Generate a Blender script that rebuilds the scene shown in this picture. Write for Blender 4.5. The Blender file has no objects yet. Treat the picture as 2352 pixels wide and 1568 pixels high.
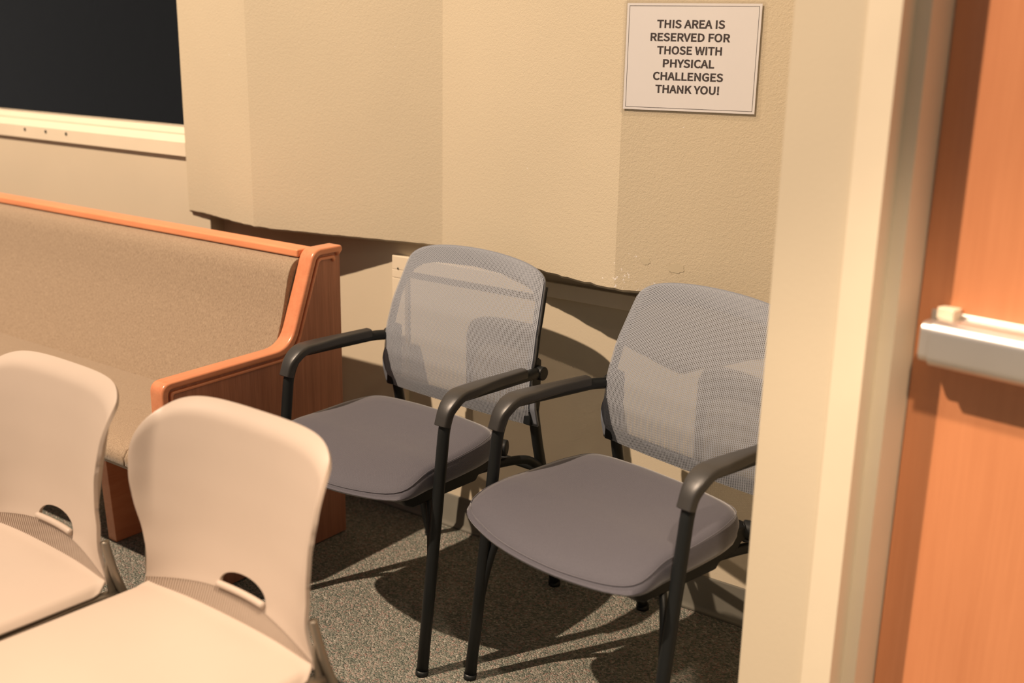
import bpy, bmesh, math, random
from mathutils import Vector, Matrix
SC = bpy.context.scene
COL = SC.collection
random.seed(4)

# ------------------------------------------------------------------ camera
def set_camera():
    right = Vector((0.8073, 0.5899, 0.0184)); down = Vector((0.1720, -0.2041, -0.9637))
    dn = Vector((-172.75, 9062.0, 2501.7)).normalized()
    lf = Vector((-3566.9, -758.6, 2501.7)); lf = (lf - dn*lf.dot(dn)).normalized()
    Z = -dn; X = -lf; Y = Z.cross(X)
    # columns of the world matrix are the camera's right, up and back axes
    r = Vector((X.x, Y.x, Z.x)); d = Vector((X.y, Y.y, Z.y)); f = Vector((X.z, Y.z, Z.z))
    m = Matrix((( r.x, -d.x, -f.x, 0.0), (r.y, -d.y, -f.y, 0.0), (r.z, -d.z, -f.z, 1.43), (0, 0, 0, 1)))
    cd = bpy.data.cameras.new('camera'); c = bpy.data.objects.new('camera', cd); COL.objects.link(c)
    c.matrix_world = m
    cd.sensor_width = 36.0; cd.lens = 2501.7/2352*36.0
    cd.clip_start = 0.05; cd.clip_end = 60
    cd.dof.use_dof = True; cd.dof.focus_distance = 2.58; cd.dof.aperture_fstop = 2.3
    SC.camera = c
set_camera()

# ------------------------------------------------------------------ light and exposure
SC.view_settings.view_transform = 'Standard'
SC.view_settings.look = 'None'
SC.view_settings.exposure = 0.0
SC.view_settings.gamma = 1.0
SC.view_settings.use_curve_mapping = False
WORLD_COL = (1.0, 0.92, 0.86); WORLD_STR = 0.17
w = bpy.data.worlds.new('world'); SC.world = w; w.use_nodes = True
bg = w.node_tree.nodes['Background']; bg.inputs[0].default_value = (*WORLD_COL, 1); bg.inputs[1].default_value = WORLD_STR
def point_light(name, loc, power, radius, col):
    l = bpy.data.lights.new(name, 'POINT'); l.energy = power; l.shadow_soft_size = radius; l.color = col
    o = bpy.data.objects.new(name, l); COL.objects.link(o); o.location = loc; return o
point_light('ceiling_spotlight', (-3.753, -1.907, 6.618), 3450, 0.045, (1.0, 0.755, 0.55))
point_light('ceiling_lamp', (1.55, -1.85, 4.6), 30, 0.10, (1.0, 0.76, 0.54))
def spot_light(name, loc, power, radius, col, angle, blend):
    l = bpy.data.lights.new(name, 'SPOT'); l.energy = power; l.shadow_soft_size = radius; l.color = col
    l.spot_size = math.radians(angle); l.spot_blend = blend
    o = bpy.data.objects.new(name, l); COL.objects.link(o); o.location = loc; return o
spot_light('ceiling_downlight', (0.07, 0.45, 2.75), 195, 0.05, (1.0, 0.76, 0.54), 84, 0.35)

# ------------------------------------------------------------------ materials
def newmat(name):
    m = bpy.data.materials.new(name); m.use_nodes = True
    nt = m.node_tree; return m, nt, nt.nodes['Principled BSDF']
def N(nt, t, **kw):
    n = nt.nodes.new(t)
    for k, v in kw.items():
        if hasattr(n, k) and not k.startswith('in_'): setattr(n, k, v)
    return n
def coords(nt, scale=(1, 1, 1), kind='Object'):
    tc = N(nt, 'ShaderNodeTexCoord'); mp = N(nt, 'ShaderNodeMapping'); mp.inputs['Scale'].default_value = scale
    nt.links.new(tc.outputs[kind], mp.inputs[0]); return mp.outputs[0]
def noise(nt, vec, scale, detail=3.0, rough=0.5):
    n = N(nt, 'ShaderNodeTexNoise'); n.inputs['Scale'].default_value = scale
    n.inputs['Detail'].default_value = detail; n.inputs['Roughness'].default_value = rough
    nt.links.new(vec, n.inputs['Vector']); return n.outputs['Fac']
def ramp(nt, fac, stops):
    r = N(nt, 'ShaderNodeValToRGB'); e = r.color_ramp.elements
    while len(e) < len(stops): e.new(0.5)
    for i, (p, c) in enumerate(stops):
        e[i].position = p; e[i].color = (*c, 1) if len(c) == 3 else c
    nt.links.new(fac, r.inputs[0]); return r.outputs[0]
def bump(nt, b, height, strength, dist, prev=None):
    n = N(nt, 'ShaderNodeBump'); n.inputs['Strength'].default_value = strength; n.inputs['Distance'].default_value = dist
    nt.links.new(height, n.inputs['Height'])
    if prev is not None: nt.links.new(prev, n.inputs['Normal'])
    if b is not None: nt.links.new(n.outputs[0], b.inputs['Normal'])
    return n.outputs[0]
def math_(nt, op, a, b=None, c=None):
    n = N(nt, 'ShaderNodeMath', operation=op)
    for i, v in enumerate((a, b, c)):
        if v is None: continue
        if isinstance(v, (int, float)): n.inputs[i].default_value = v
        else: nt.links.new(v, n.inputs[i])
    return n.outputs[0]
def mixc(nt, fac, a, b):
    n = N(nt, 'ShaderNodeMix', data_type='RGBA')
    if isinstance(fac, (int, float)): n.inputs[0].default_value = fac
    else: nt.links.new(fac, n.inputs[0])
    for i, v in ((6, a), (7, b)):
        if isinstance(v, tuple): n.inputs[i].default_value = (*v, 1)
        else: nt.links.new(v, n.inputs[i])
    return n.outputs[2]

def mat_plain(name, col, rough=0.5, metal=0.0, var=0.06, vscale=9.0, bstr=0.0, bscale=300, bdist=0.0006, spec=0.5):
    m, nt, b = newmat(name)
    v = coords(nt); f = noise(nt, v, vscale, 3)
    c = ramp(nt, f, [(0.3, tuple(x*(1-var) for x in col)), (0.7, tuple(min(1, x*(1+var)) for x in col))])
    nt.links.new(c, b.inputs['Base Color']); b.inputs['Roughness'].default_value = rough; b.inputs['Metallic'].default_value = metal
    b.inputs['Specular IOR Level'].default_value = spec
    if bstr: bump(nt, b, noise(nt, v, bscale, 2), bstr, bdist)
    return m
def mat_wall(name, col, bstr, scale, dist, chips=False):
    m, nt, b = newmat(name)
    v = coords(nt); f = noise(nt, v, 2.3, 3)
    c = ramp(nt, f, [(0.3, tuple(x*0.97 for x in col)), (0.7, tuple(x*1.03 for x in col))])
    h1 = noise(nt, v, scale, 2.5, 0.55); h2 = noise(nt, v, scale*0.42, 1.5, 0.5)
    h = math_(nt, 'ADD', h1, math_(nt, 'MULTIPLY', h2, 0.7))
    if chips:
        sx = N(nt, 'ShaderNodeSeparateXYZ'); nt.links.new(coords(nt), sx.inputs[0])
        x, z = sx.outputs[0], sx.outputs[2]
        dx = math_(nt, 'ABSOLUTE', math_(nt, 'SUBTRACT', x, -1.27)); dz = math_(nt, 'ABSOLUTE', math_(nt, 'SUBTRACT', z, 0.885))
        near = math_(nt, 'MAXIMUM', math_(nt, 'SUBTRACT', 1.0, math_(nt, 'ADD', math_(nt, 'MULTIPLY', dx, 5.5), math_(nt, 'MULTIPLY', dz, 11.0))), 0.0)
        cn = noise(nt, v, 85, 3, 0.6)
        mask = math_(nt, 'GREATER_THAN', math_(nt, 'ADD', cn, math_(nt, 'MULTIPLY', near, 0.17)), 0.765)
        c = mixc(nt, mask, c, (0.80, 0.76, 0.72))
        # brownish scuffs low on the panel, a little to the right
        dx2 = math_(nt, 'ABSOLUTE', math_(nt, 'SUBTRACT', x, -1.15)); dz2 = math_(nt, 'ABSOLUTE', math_(nt, 'SUBTRACT', z, 0.925))
        near2 = math_(nt, 'MAXIMUM', math_(nt, 'SUBTRACT', 1.0, math_(nt, 'ADD', math_(nt, 'MULTIPLY', dx2, 5.0), math_(nt, 'MULTIPLY', dz2, 22.0))), 0.0)
        cn2 = noise(nt, v, 60, 4, 0.7)
        mask2 = math_(nt, 'GREATER_THAN', math_(nt, 'ADD', cn2, math_(nt, 'MULTIPLY', near2, 0.2)), 0.76)
        c = mixc(nt, math_(nt, 'MULTIPLY', mask2, 0.45), c, (0.28, 0.22, 0.13))
    nt.links.new(c, b.inputs['Base Color']); b.inputs['Roughness'].default_value = 0.75
    b.inputs['Specular IOR Level'].default_value = 0.3
    bump(nt, b, h, bstr, dist); return m
def mat_wood(name, c1, c2, rough=0.35, grain=(40, 40, 2.5), fine=(260, 260, 6), coat=0.2, contrast=0.5):
    m, nt, b = newmat(name)
    n1 = noise(nt, coords(nt, grain), 1.0, 5, 0.6); n2 = noise(nt, coords(nt, fine), 1.0, 3, 0.6)
    f = math_(nt, 'ADD', math_(nt, 'MULTIPLY', n1, 0.65), math_(nt, 'MULTIPLY', n2, 0.35))
    c = ramp(nt, f, [(0.5-contrast*0.4, c1), (0.5+contrast*0.4, c2)])
    nt.links.new(c, b.inputs['Base Color']); b.inputs['Roughness'].default_value = rough
    b.inputs['Coat Weight'].default_value = coat; b.inputs['Coat Roughness'].default_value = 0.25
    bump(nt, b, n2, 0.08, 0.0004); return m
def mat_fabric(name, c1, c2, cell=500.0, sheen=0.3, bstr=0.5, streak=(420, 420, 70), rough=0.9):
    m, nt, b = newmat(name)
    n1 = noise(nt, coords(nt, streak), 1.0, 2, 0.6); n2 = noise(nt, coords(nt), cell, 2, 0.6)
    f = math_(nt, 'ADD', math_(nt, 'MULTIPLY', n1, 0.55), math_(nt, 'MULTIPLY', n2, 0.45))
    c = ramp(nt, f, [(0.33, c1), (0.67, c2)])
    nt.links.new(c, b.inputs['Base Color']); b.inputs['Roughness'].default_value = rough
    b.inputs['Sheen Weight'].default_value = sheen; b.inputs['Sheen Roughness'].default_value = 0.4
    b.inputs['Specular IOR Level'].default_value = 0.25
    bump(nt, b, f, bstr, 0.0012); return m
def mat_twill(name, c1, c2, pitch=0.0022, sheen=0.9, rough=0.75):
    m, nt, b = newmat(name)
    sx = N(nt, 'ShaderNodeSeparateXYZ'); nt.links.new(coords(nt), sx.inputs[0])
    d = math_(nt, 'ADD', sx.outputs[0], math_(nt, 'MULTIPLY', sx.outputs[1], 0.6)); d = math_(nt, 'ADD', d, sx.outputs[2])
    s = math_(nt, 'SINE', math_(nt, 'MULTIPLY', d, 2*math.pi/pitch))
    n = noise(nt, coords(nt), 700, 2, 0.6)
    f = math_(nt, 'ADD', math_(nt, 'MULTIPLY', math_(nt, 'ADD', s, 1.0), 0.22), math_(nt, 'MULTIPLY', n, 0.56))
    c = ramp(nt, f, [(0.25, c1), (0.78, c2)])
    nt.links.new(c, b.inputs['Base Color']); b.inputs['Roughness'].default_value = rough
    b.inputs['Sheen Weight'].default_value = sheen; b.inputs['Sheen Roughness'].default_value = 0.35
    bump(nt, b, f, 0.35, 0.0006); return m
def mat_carpet():
    m, nt, b = newmat('carpet')
    v = coords(nt)
    wob = N(nt, 'ShaderNodeTexNoise'); wob.inputs['Scale'].default_value = 60; nt.links.new(v, wob.inputs['Vector'])
    va = N(nt, 'ShaderNodeVectorMath', operation='MULTIPLY_ADD'); nt.links.new(wob.outputs['Color'], va.inputs[0])
    va.inputs[1].default_value = (0.006, 0.006, 0.006); nt.links.new(v, va.inputs[2])
    vo = N(nt, 'ShaderNodeTexVoronoi'); vo.inputs['Scale'].default_value = 210; nt.links.new(va.outputs[0], vo.inputs['Vector'])
    sp = N(nt, 'ShaderNodeSeparateColor'); nt.links.new(vo.outputs['Color'], sp.inputs[0])
    c = ramp(nt, sp.outputs[0], [(0.0, (0.11, 0.13, 0.115)), (0.28, (0.20, 0.215, 0.175)), (0.50, (0.295, 0.285, 0.24)), (0.72, (0.39, 0.37, 0.32)), (0.86, (0.36, 0.22, 0.19)), (1.0, (0.60, 0.57, 0.50))])
    c2 = mixc(nt, math_(nt, 'MULTIPLY', noise(nt, v, 420, 2, 0.7), 0.55), c, (0.19, 0.215, 0.19))
    nt.links.new(c2, b.inputs['Base Color']); b.inputs['Roughness'].default_value = 0.95
    b.inputs['Specular IOR Level'].default_value = 0.1
    h = math_(nt, 'SUBTRACT', noise(nt, v, 260, 3, 0.7), math_(nt, 'MULTIPLY', vo.outputs['Distance'], 1.2))
    bump(nt, b, h, 0.9, 0.006); return m
def mat_mesh():
    # knitted mesh: real open cells, laid out over the cloth's own UV map (in metres)
    m, nt, b = newmat('mesh_fabric')
    uv = N(nt, 'ShaderNodeUVMap'); uv.uv_map = 'UVMap'
    sx = N(nt, 'ShaderNodeSeparateXYZ'); nt.links.new(uv.outputs[0], sx.inputs[0])
    u = math_(nt, 'DIVIDE', sx.outputs[0], 0.0046); v = math_(nt, 'DIVIDE', sx.outputs[1], 0.0042)
    par = math_(nt, 'MULTIPLY', math_(nt, 'MODULO', math_(nt, 'FLOOR', u), 2.0), 0.5)
    fu = math_(nt, 'ABSOLUTE', math_(nt, 'SUBTRACT', math_(nt, 'FRACT', u), 0.5))
    fv = math_(nt, 'ABSOLUTE', math_(nt, 'SUBTRACT', math_(nt, 'FRACT', math_(nt, 'ADD', v, par)), 0.5))
    d = math_(nt, 'ADD', math_(nt, 'POWER', math_(nt, 'DIVIDE', fu, 0.195), 2.0), math_(nt, 'POWER', math_(nt, 'DIVIDE', fv, 0.30), 2.0))
    hole = math_(nt, 'LESS_THAN', d, 1.0)
    c = ramp(nt, math_(nt, 'MULTIPLY', d, 0.4), [(0.4, (0.17, 0.185, 0.21)), (1.0, (0.31, 0.335, 0.38))])
    nt.links.new(c, b.inputs['Base Color']); b.inputs['Roughness'].default_value = 0.45
    b.inputs['Specular IOR Level'].default_value = 0.6
    b.inputs['Sheen Weight'].default_value = 0.2
    bump(nt, b, math_(nt, 'MINIMUM', d, 2.5), 0.5, 0.0012)
    tr = N(nt, 'ShaderNodeBsdfTransparent'); mx = N(nt, 'ShaderNodeMixShader')
    nt.links.new(hole, mx.inputs[0]); nt.links.new(b.outputs[0], mx.inputs[1]); nt.links.new(tr.outputs[0], mx.inputs[2])
    nt.links.new(mx.outputs[0], nt.nodes['Material Output'].inputs[0]); return m
def mat_glass(name, col=(1, 1, 1), rough=0.0):
    m, nt, b = newmat(name)
    nt.links.new(ramp(nt, noise(nt, coords(nt), 3, 2), [(0, tuple(x*0.98 for x in col)), (1, col)]), b.inputs['Base Color'])
    b.inputs['Roughness'].default_value = rough; b.inputs['Transmission Weight'].default_value = 1.0; b.inputs['IOR'].default_value = 1.45
    return m
def mat_film():
    # clear laminating film: mostly see-through with a soft gloss
    m, nt, b = newmat('laminate_film')
    b.inputs['Base Color'].default_value = (0.30, 0.27, 0.25, 1); b.inputs['Roughness'].default_value = 0.10
    w_ = noise(nt, coords(nt, (6, 6, 40)), 1.0, 2); bump(nt, b, w_, 0.4, 0.002)
    tr = N(nt, 'ShaderNodeBsdfTransparent'); mx = N(nt, 'ShaderNodeMixShader'); mx.inputs[0].default_value = 0.07
    nt.links.new(tr.outputs[0], mx.inputs[1]); nt.links.new(b.outputs[0], mx.inputs[2])
    nt.links.new(mx.outputs[0], nt.nodes['Material Output'].inputs[0]); return m
WALLC = (0.62, 0.545, 0.41)
M = dict(
    wall=mat_wall('painted_wall', WALLC, 0.22, 330, 0.0010),
    stucco=mat_wall('textured_panel_paint', (0.575, 0.50, 0.365), 0.42, 330, 0.0018, chips=True),
    panel_smooth=mat_wall('patched_paint', (0.555, 0.485, 0.35), 0.10, 60, 0.0015),
    trim=mat_plain('cream_enamel', (0.78, 0.69, 0.53), 0.45, var=0.02),
    base=mat_plain('taupe_vinyl', (0.17, 0.165, 0.14), 0.35, var=0.08),
    toe_light=mat_plain('beige_toe_light', (0.60, 0.55, 0.42), 0.7, var=0.1, vscale=60),  # pale colour carries the light on the baseboard's toe
    carpet=mat_carpet(),
    wood=mat_wood('orange_maple', (0.60, 0.21, 0.095), (0.74, 0.30, 0.15), 0.32, (30, 4, 30), (200, 14, 200), coat=0.5),
    rail=mat_wood('orange_rail', (0.74, 0.27, 0.12), (0.86, 0.35, 0.17), 0.38, (4, 30, 30), (14, 200, 200), coat=0.15),
    veneer=mat_wood('brown_oak_veneer', (0.27, 0.105, 0.058), (0.50, 0.215, 0.125), 0.45, (60, 60, 3), (420, 420, 9), coat=0.15),
    door=mat_wood('door_veneer', (0.52, 0.20, 0.085), (0.70, 0.30, 0.14), 0.38, (14, 14, 1.6), (190, 190, 4), coat=0.3, contrast=0.75),
    pewcloth=mat_fabric('tan_upholstery', (0.22, 0.158, 0.105), (0.43, 0.33, 0.23), 480, 0.35, 0.6, (380, 380, 90)),
    seatcloth=mat_twill('grey_twill', (0.050, 0.049, 0.064), (0.112, 0.110, 0.137)),
    mesh=mat_mesh(),
    meshframe=mat_plain('grey_plastic', (0.20, 0.22, 0.26), 0.5, var=0.03),
    black=mat_plain('black_powdercoat', (0.009, 0.011, 0.012), 0.46, bstr=0.2, bscale=500, bdist=0.0004, var=0.1, spec=0.35),
    pad=mat_plain('black_polyurethane', (0.038, 0.037, 0.036), 0.38, bstr=0.3, bscale=700, bdist=0.0004, var=0.1),
    shell=mat_plain('beige_plastic', (0.505, 0.42, 0.35), 0.42, bstr=0.12, bscale=900, bdist=0.0003, var=0.012, spec=0.4),
    tube=mat_plain('taupe_metal', (0.25, 0.215, 0.17), 0.34, metal=0.5, var=0.04),
    steel=mat_plain('satin_steel', (0.72, 0.69, 0.66), 0.34, metal=0.85, var=0.03),
    paper=mat_plain('white_paper', (0.76, 0.75, 0.76), 0.6, var=0.006),
    ink=mat_plain('black_ink', (0.030, 0.022, 0.024), 0.6, var=0.05),
    film=mat_film(),
    glass=mat_glass('window_glass'),
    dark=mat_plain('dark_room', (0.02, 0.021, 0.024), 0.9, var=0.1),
    hole=mat_plain('hole_dark', (0.02, 0.018, 0.014), 0.9),
)

# ------------------------------------------------------------------ mesh helpers
def link(name, bm, mat, parent=None, smooth=True, label=None, bevel=0.0, segs=3, subsurf=0, solid=0.0, offset=-1.0, angle=35):
    me = bpy.data.meshes.new(name)
    bmesh.ops.remove_doubles(bm, verts=bm.verts[:], dist=1e-6)
    bmesh.ops.recalc_face_normals(bm, faces=bm.faces[:]) if solid == 0 else None
    bm.to_mesh(me); bm.free()
    o = bpy.data.objects.new(name, me); COL.objects.link(o)
    me.materials.append(mat)
    for p in me.polygons: p.use_smooth = smooth
    if solid:
        md = o.modifiers.new('solid', 'SOLIDIFY'); md.thickness = solid; md.offset = offset
    if bevel:
        md = o.modifiers.new('bevel', 'BEVEL'); md.width = bevel; md.segments = segs; md.limit_method = 'ANGLE'; md.angle_limit = math.radians(angle)
        md.harden_normals = False
    if subsurf:
        md = o.modifiers.new('sub', 'SUBSURF'); md.levels = subsurf; md.render_levels = subsurf
    if smooth and bevel:
        md = o.modifiers.new('wn', 'WEIGHTED_NORMAL'); md.keep_sharp = True
    if parent is not None: o.parent = parent
    if label: o['label'] = label
    return o
def tag(o, label=None, cat=None, group=None, kind=None):
    if label: o['label'] = label
    if cat: o['category'] = cat
    if group: o['group'] = group
    if kind: o['kind'] = kind
    return o
def empty(name, loc=(0, 0, 0), rz=0.0):
    o = bpy.data.objects.new(name, None); COL.objects.link(o); o.location = loc; o.rotation_euler = (0, 0, rz)
    o.empty_display_size = 0.1; return o
def box(bm, x0, x1, y0, y1, z0, z1, mtx=None):
    vs = [bm.verts.new(Vector((x, y, z))) for x in (x0, x1) for y in (y0, y1) for z in (z0, z1)]
    for f in ((0, 1, 3, 2), (4, 6, 7, 5), (0, 4, 5, 1), (2, 3, 7, 6), (0, 2, 6, 4), (1, 5, 7, 3)): bm.faces.new([vs[i] for i in f])
    if mtx is not None:
        for v in vs: v.co = mtx @ v.co
    return bm
def B(*a, mtx=None):
    bm = bmesh.new(); box(bm, *a, mtx=mtx); return bm
def prism(bm, pts, axis, a, b):
    """pts: outline in the two other axes (cyclic order x,y,z without axis)."""
    def P(p, t):
        if axis == 'x': return Vector((t, p[0], p[1]))
        if axis == 'y': return Vector((p[0], t, p[1]))
        return Vector((p[0], p[1], t))
    lo = [bm.verts.new(P(p, a)) for p in pts]; hi = [bm.verts.new(P(p, b)) for p in pts]
    n = len(pts)
    bm.faces.new(lo[::-1]); bm.faces.new(hi)
    for i in range(n): bm.faces.new((lo[i], lo[(i+1) % n], hi[(i+1) % n], hi[i]))
    return bm
def catmull(P, seg=8):
    P = [Vector(p) for p in P]; out = []
    for i in range(len(P)-1):
        p0 = P[i-1] if i else P[0]*2-P[1]; p1, p2 = P[i], P[i+1]; p3 = P[i+2] if i+2 < len(P) else P[-1]*2-P[-2]
        for k in range(seg):
            t = k/seg
            out.append(0.5*((2*p1)+(p2-p0)*t+(2*p0-5*p1+4*p2-p3)*t*t+(3*p1-p0-3*p2+p3)*t**3))
    out.append(P[-1]); return out
def fillet(P, r, seg=6):
    """round the inner corners of a 3-D polyline"""
    P = [Vector(p) for p in P]; rr = r if isinstance(r, (list, tuple)) else [r]*len(P); out = [P[0]]
    for i in range(1, len(P)-1):
        a = (P[i-1]-P[i]); b = (P[i+1]-P[i]); R = min(rr[i], a.length*0.48, b.length*0.48)
        if R < 1e-5: out.append(P[i]); continue
        p, q = P[i]+a.normalized()*R, P[i]+b.normalized()*R
        for k in range(seg+1):
            t = k/seg; out.append(p*(1-t)**2+P[i]*2*t*(1-t)+q*t*t)
    out.append(P[-1]); return out
def tube(bm, pts, r, n=14, ry=None, ref=Vector((1, 0, 0)), section=None, cap=True):
    """sweep a circle, ellipse or given section along pts; ref keeps the section upright"""
    pts = [Vector(p) for p in pts]; rings = []
    for i, p in enumerate(pts):
        t = (pts[min(i+1, len(pts)-1)]-pts[max(i-1, 0)]).normalized()
        a = (ref - t*ref.dot(t)).normalized(); b = t.cross(a)
        ri = r[i] if isinstance(r, list) else r
        if section: ring = [p + a*s[0]*(ri if isinstance(ri, float) and isinstance(r, list) else 1) + b*s[1] for s in section]
        else: ring = [p + a*math.cos(2*math.pi*k/n)*ri + b*math.sin(2*math.pi*k/n)*(ry or ri) for k in range(n)]
        rings.append([bm.verts.new(q) for q in ring])
    m = len(rings[0])
    for i in range(len(rings)-1):
        for k in range(m): bm.faces.new((rings[i][k], rings[i][(k+1) % m], rings[i+1][(k+1) % m], rings[i+1][k]))
    if cap: bm.faces.new(rings[0][::-1]); bm.faces.new(rings[-1])
    return bm
def T(pts, r, **k):
    bm = bmesh.new(); tube(bm, pts, r, **k); return bm
def grid(bm, f, nu, nv, uvf=None, skip=None):
    V = [[bm.verts.new(Vector(f(i/nu, j/nv))) for j in range(nv+1)] for i in range(nu+1)]
    uvl = bm.loops.layers.uv.new('UVMap') if uvf else None
    for i in range(nu):
        for j in range(nv):
            if skip and skip((i+.5)/nu, (j+.5)/nv): continue
            q = ((i, j), (i+1, j), (i+1, j+1), (i, j+1))
            fc = bm.faces.new([V[a][b] for a, b in q])
            if uvf:
                for lp, (a, b) in zip(fc.loops, q): lp[uvl].uv = uvf(a/nu, b/nv)
    return bm
def ss(x, a, b):
    t = max(0.0, min(1.0, (x-a)/(b-a))); return t*t*(3-2*t)
def offset_poly(pts, d):
    """move a closed outline inwards (counter-clockwise) by d"""
    n = len(pts); out = []
    for i in range(n):
        p0, p1, p2 = Vector(pts[i-1]), Vector(pts[i]), Vector(pts[(i+1) % n])
        e1, e2 = (p1-p0).normalized(), (p2-p1).normalized()
        n1, n2 = Vector((-e1.y, e1.x)), Vector((-e2.y, e2.x))
        b = (n1+n2); b = b/max(0.3, b.length_squared)*2
        out.append(p1+b*d)
    return out
# ================================================================== the setting
YW, YL = 2.377, 2.322            # recessed back wall, window wall (a little nearer)
XC = -2.934                      # where the window wall steps back
U = Vector((0.987, -0.159, 0)).normalized(); Nn = Vector((0.159, 0.987, 0)).normalized()
DO = Vector((-0.526, 1.564, 0))  # a point on the door wall's face at the floor
DM = Matrix(((U.x, Nn.x, 0, DO.x), (U.y, Nn.y, 0, DO.y), (0, 0, 1, 0), (0, 0, 0, 1)))
HT = 3.2
tag(link('floor', B(-7, 3.2, -3.2, 3.0, -0.05, 0.0), M['carpet'], smooth=False), 'speckled green and taupe loop carpet', kind='structure')
tag(link('wall_back', B(XC-0.1, 0.2, YW, YW+0.12, 0, HT), M['wall'], smooth=False), kind='structure')
# window wall: below, above and beside the opening
WX0, WX1, WZ0, WZ1 = -4.80, -3.040, 1.065, 2.2
bm = bmesh.new()
for a in ((-7, XC, YL, YL+0.14, 0, WZ0), (-7, XC, YL, YL+0.14, WZ1, HT), (-7, WX0, YL, YL+0.14, WZ0, WZ1), (WX1, XC, YL, YL+0.14, WZ0, WZ1)): box(bm, *a)
tag(link('wall_left', bm, M['wall'], smooth=False), kind='structure')
# dark room behind the glass
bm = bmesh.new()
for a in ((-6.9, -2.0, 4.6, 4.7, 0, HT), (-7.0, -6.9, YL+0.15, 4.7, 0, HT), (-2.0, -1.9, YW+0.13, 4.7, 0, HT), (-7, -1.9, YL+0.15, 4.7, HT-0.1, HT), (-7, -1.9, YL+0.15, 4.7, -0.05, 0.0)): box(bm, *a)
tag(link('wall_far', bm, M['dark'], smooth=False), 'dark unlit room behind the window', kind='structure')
# window with metal frame
win = tag(empty('window_1', (-3.9, YL, WZ0)), kind='structure')
def wlink(name, bm, mat, **k):
    o = link(name, bm, mat, **k); o.parent = win; o.matrix_parent_inverse = Matrix.Translation(-win.location); return o
YF = YL-0.013
sill = [(YL+0.03, 1.039), (YF, 1.039), (YF, 1.084), (YF+0.010, 1.094), (YL+0.010, 1.106), (YL+0.010, 1.112), (YL+0.022, 1.128), (YL+0.03, 1.138)]
bm = bmesh.new(); prism(bm, sill, 'x', WX0-0.05, WX1+0.014)
box(bm, WX0-0.05, WX0, YF, YL+0.03, 1.14, WZ1+0.05); box(bm, WX0, WX1, YF, YL+0.03, WZ1, WZ1+0.05)
wlink('window_frame', bm, M['trim'], smooth=False)
wlink('glass_pane', B(WX0, WX1, YL+0.024, YL+0.030, 1.12, WZ1+0.01), M['glass'], smooth=False)
for x in (-3.985, -3.845, -3.712):
    bm = bmesh.new(); bmesh.ops.create_cone(bm, cap_ends=True, segments=14, radius1=0.0062, radius2=0.0062, depth=0.002, matrix=Matrix.Translation((x, YF-0.0005, 1.070)) @ Matrix.Rotation(math.pi/2, 4, 'X'))
    wlink('screw_hole', bm, M['hole'], smooth=False)
# cream frame boards on the recessed wall
bm = bmesh.new()
box(bm, -2.155, -0.56, YW-0.018, YW, 0.771, 0.812)
tag(link('trim_1', bm, M['trim'], bevel=0.002), 'cream painted rail along the recessed wall', kind='structure')
bm = bmesh.new(); box(bm, -2.155, -2.105, YW-0.018, YW, 0.10, 0.745); box(bm, -2.155, -2.105, YW-0.018, YW, 0.7462, 0.7705)
tag(link('trim_2', bm, M['trim'], bevel=0.0015), 'cream painted upright board under the rail', kind='structure')
bm = bmesh.new(); bmesh.ops.create_cone(bm, cap_ends=True, segments=12, radius1=0.003, radius2=0.003, depth=0.002, matrix=Matrix.Translation((-2.131, YW-0.0185, 0.775)) @ Matrix.Rotation(math.pi/2, 4, 'X'))
tag(link('trim_3', bm, M['hole'], smooth=False), 'small dark screw hole in the cream rail', kind='structure')
# cove baseboard with a pale strip added for light caught on its toe
prof = [(YW, 0.0), (YW-0.016, 0.0), (YW-0.010, 0.006), (YW-0.005, 0.016), (YW-0.004, 0.098), (YW-0.002, 0.102), (YW, 0.102)]
bm = bmesh.new(); prism(bm, prof, 'x', XC, -0.5)
bb = tag(link('baseboard_back', bm, M['base']), 'dark taupe vinyl baseboard', kind='structure')
link('toe_strip', T([(XC, YW-0.014, 0.002), (-0.5, YW-0.014, 0.002)], 0.0072, n=10), M['toe_light'], parent=bb, label='pale beige strip coloured for the light caught on the toe')
# wall with the door: narrow strip at the left of the frame, return wall, and beyond
bm = bmesh.new()
DW0, DW1 = 0.010, 1.02                    # frame opening edges along the wall
box(bm, -0.1285, DW0, 0.004, 0.16, 0, HT); box(bm, DW0, DW1, 0.004, 0.16, 2.16, HT); box(bm, DW1, 3.2, 0.004, 0.16, 0, HT)
box(bm, -0.1285, -0.03, 0.16, 0.92, 0, HT)
bmesh.ops.transform(bm, matrix=DM, verts=bm.verts[:])
tag(link('wall_right', bm, M['wall'], smooth=False), kind='structure')
dr = tag(empty('door_1', (DO.x, DO.y, 0), math.atan2(U.y, U.x)), kind='structure')
Fx0, Fx1, Sx, NA, ND = -0.0093, 0.041, 0.0638, 0.0397, 0.1073
def jamb(x0, sgn):
    # hollow metal profile: face, return, stop, rebate
    P = [(0, 0), (Fx1-Fx0, 0), (Fx1-Fx0, NA), (Sx-Fx0, NA), (Sx-Fx0, ND+0.003), (Fx1-Fx0-0.012, ND+0.003), (Fx1-Fx0-0.012, 0.16), (0, 0.16)]
    return [(x0+sgn*p[0], p[1]) for p in P]
bm = bmesh.new(); prism(bm, jamb(Fx0, 1), 'z', 0, 2.17); prism(bm, jamb(1.04, -1), 'z', 0, 2.17)
box(bm, Fx1, 1.04-0.05, 0, NA, 2.12, 2.17); box(bm, Fx1, 0.99, NA, ND+0.003, 2.10, 2.17)
link('door_frame', bm, M['trim'], parent=dr, smooth=False, label='cream enamelled metal frame')
link('door_leaf', B(0.0655, 0.965, ND, ND+0.044, 0.008, 2.095), M['door'], parent=dr, bevel=0.0015, label='orange-brown veneered leaf')
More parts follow.
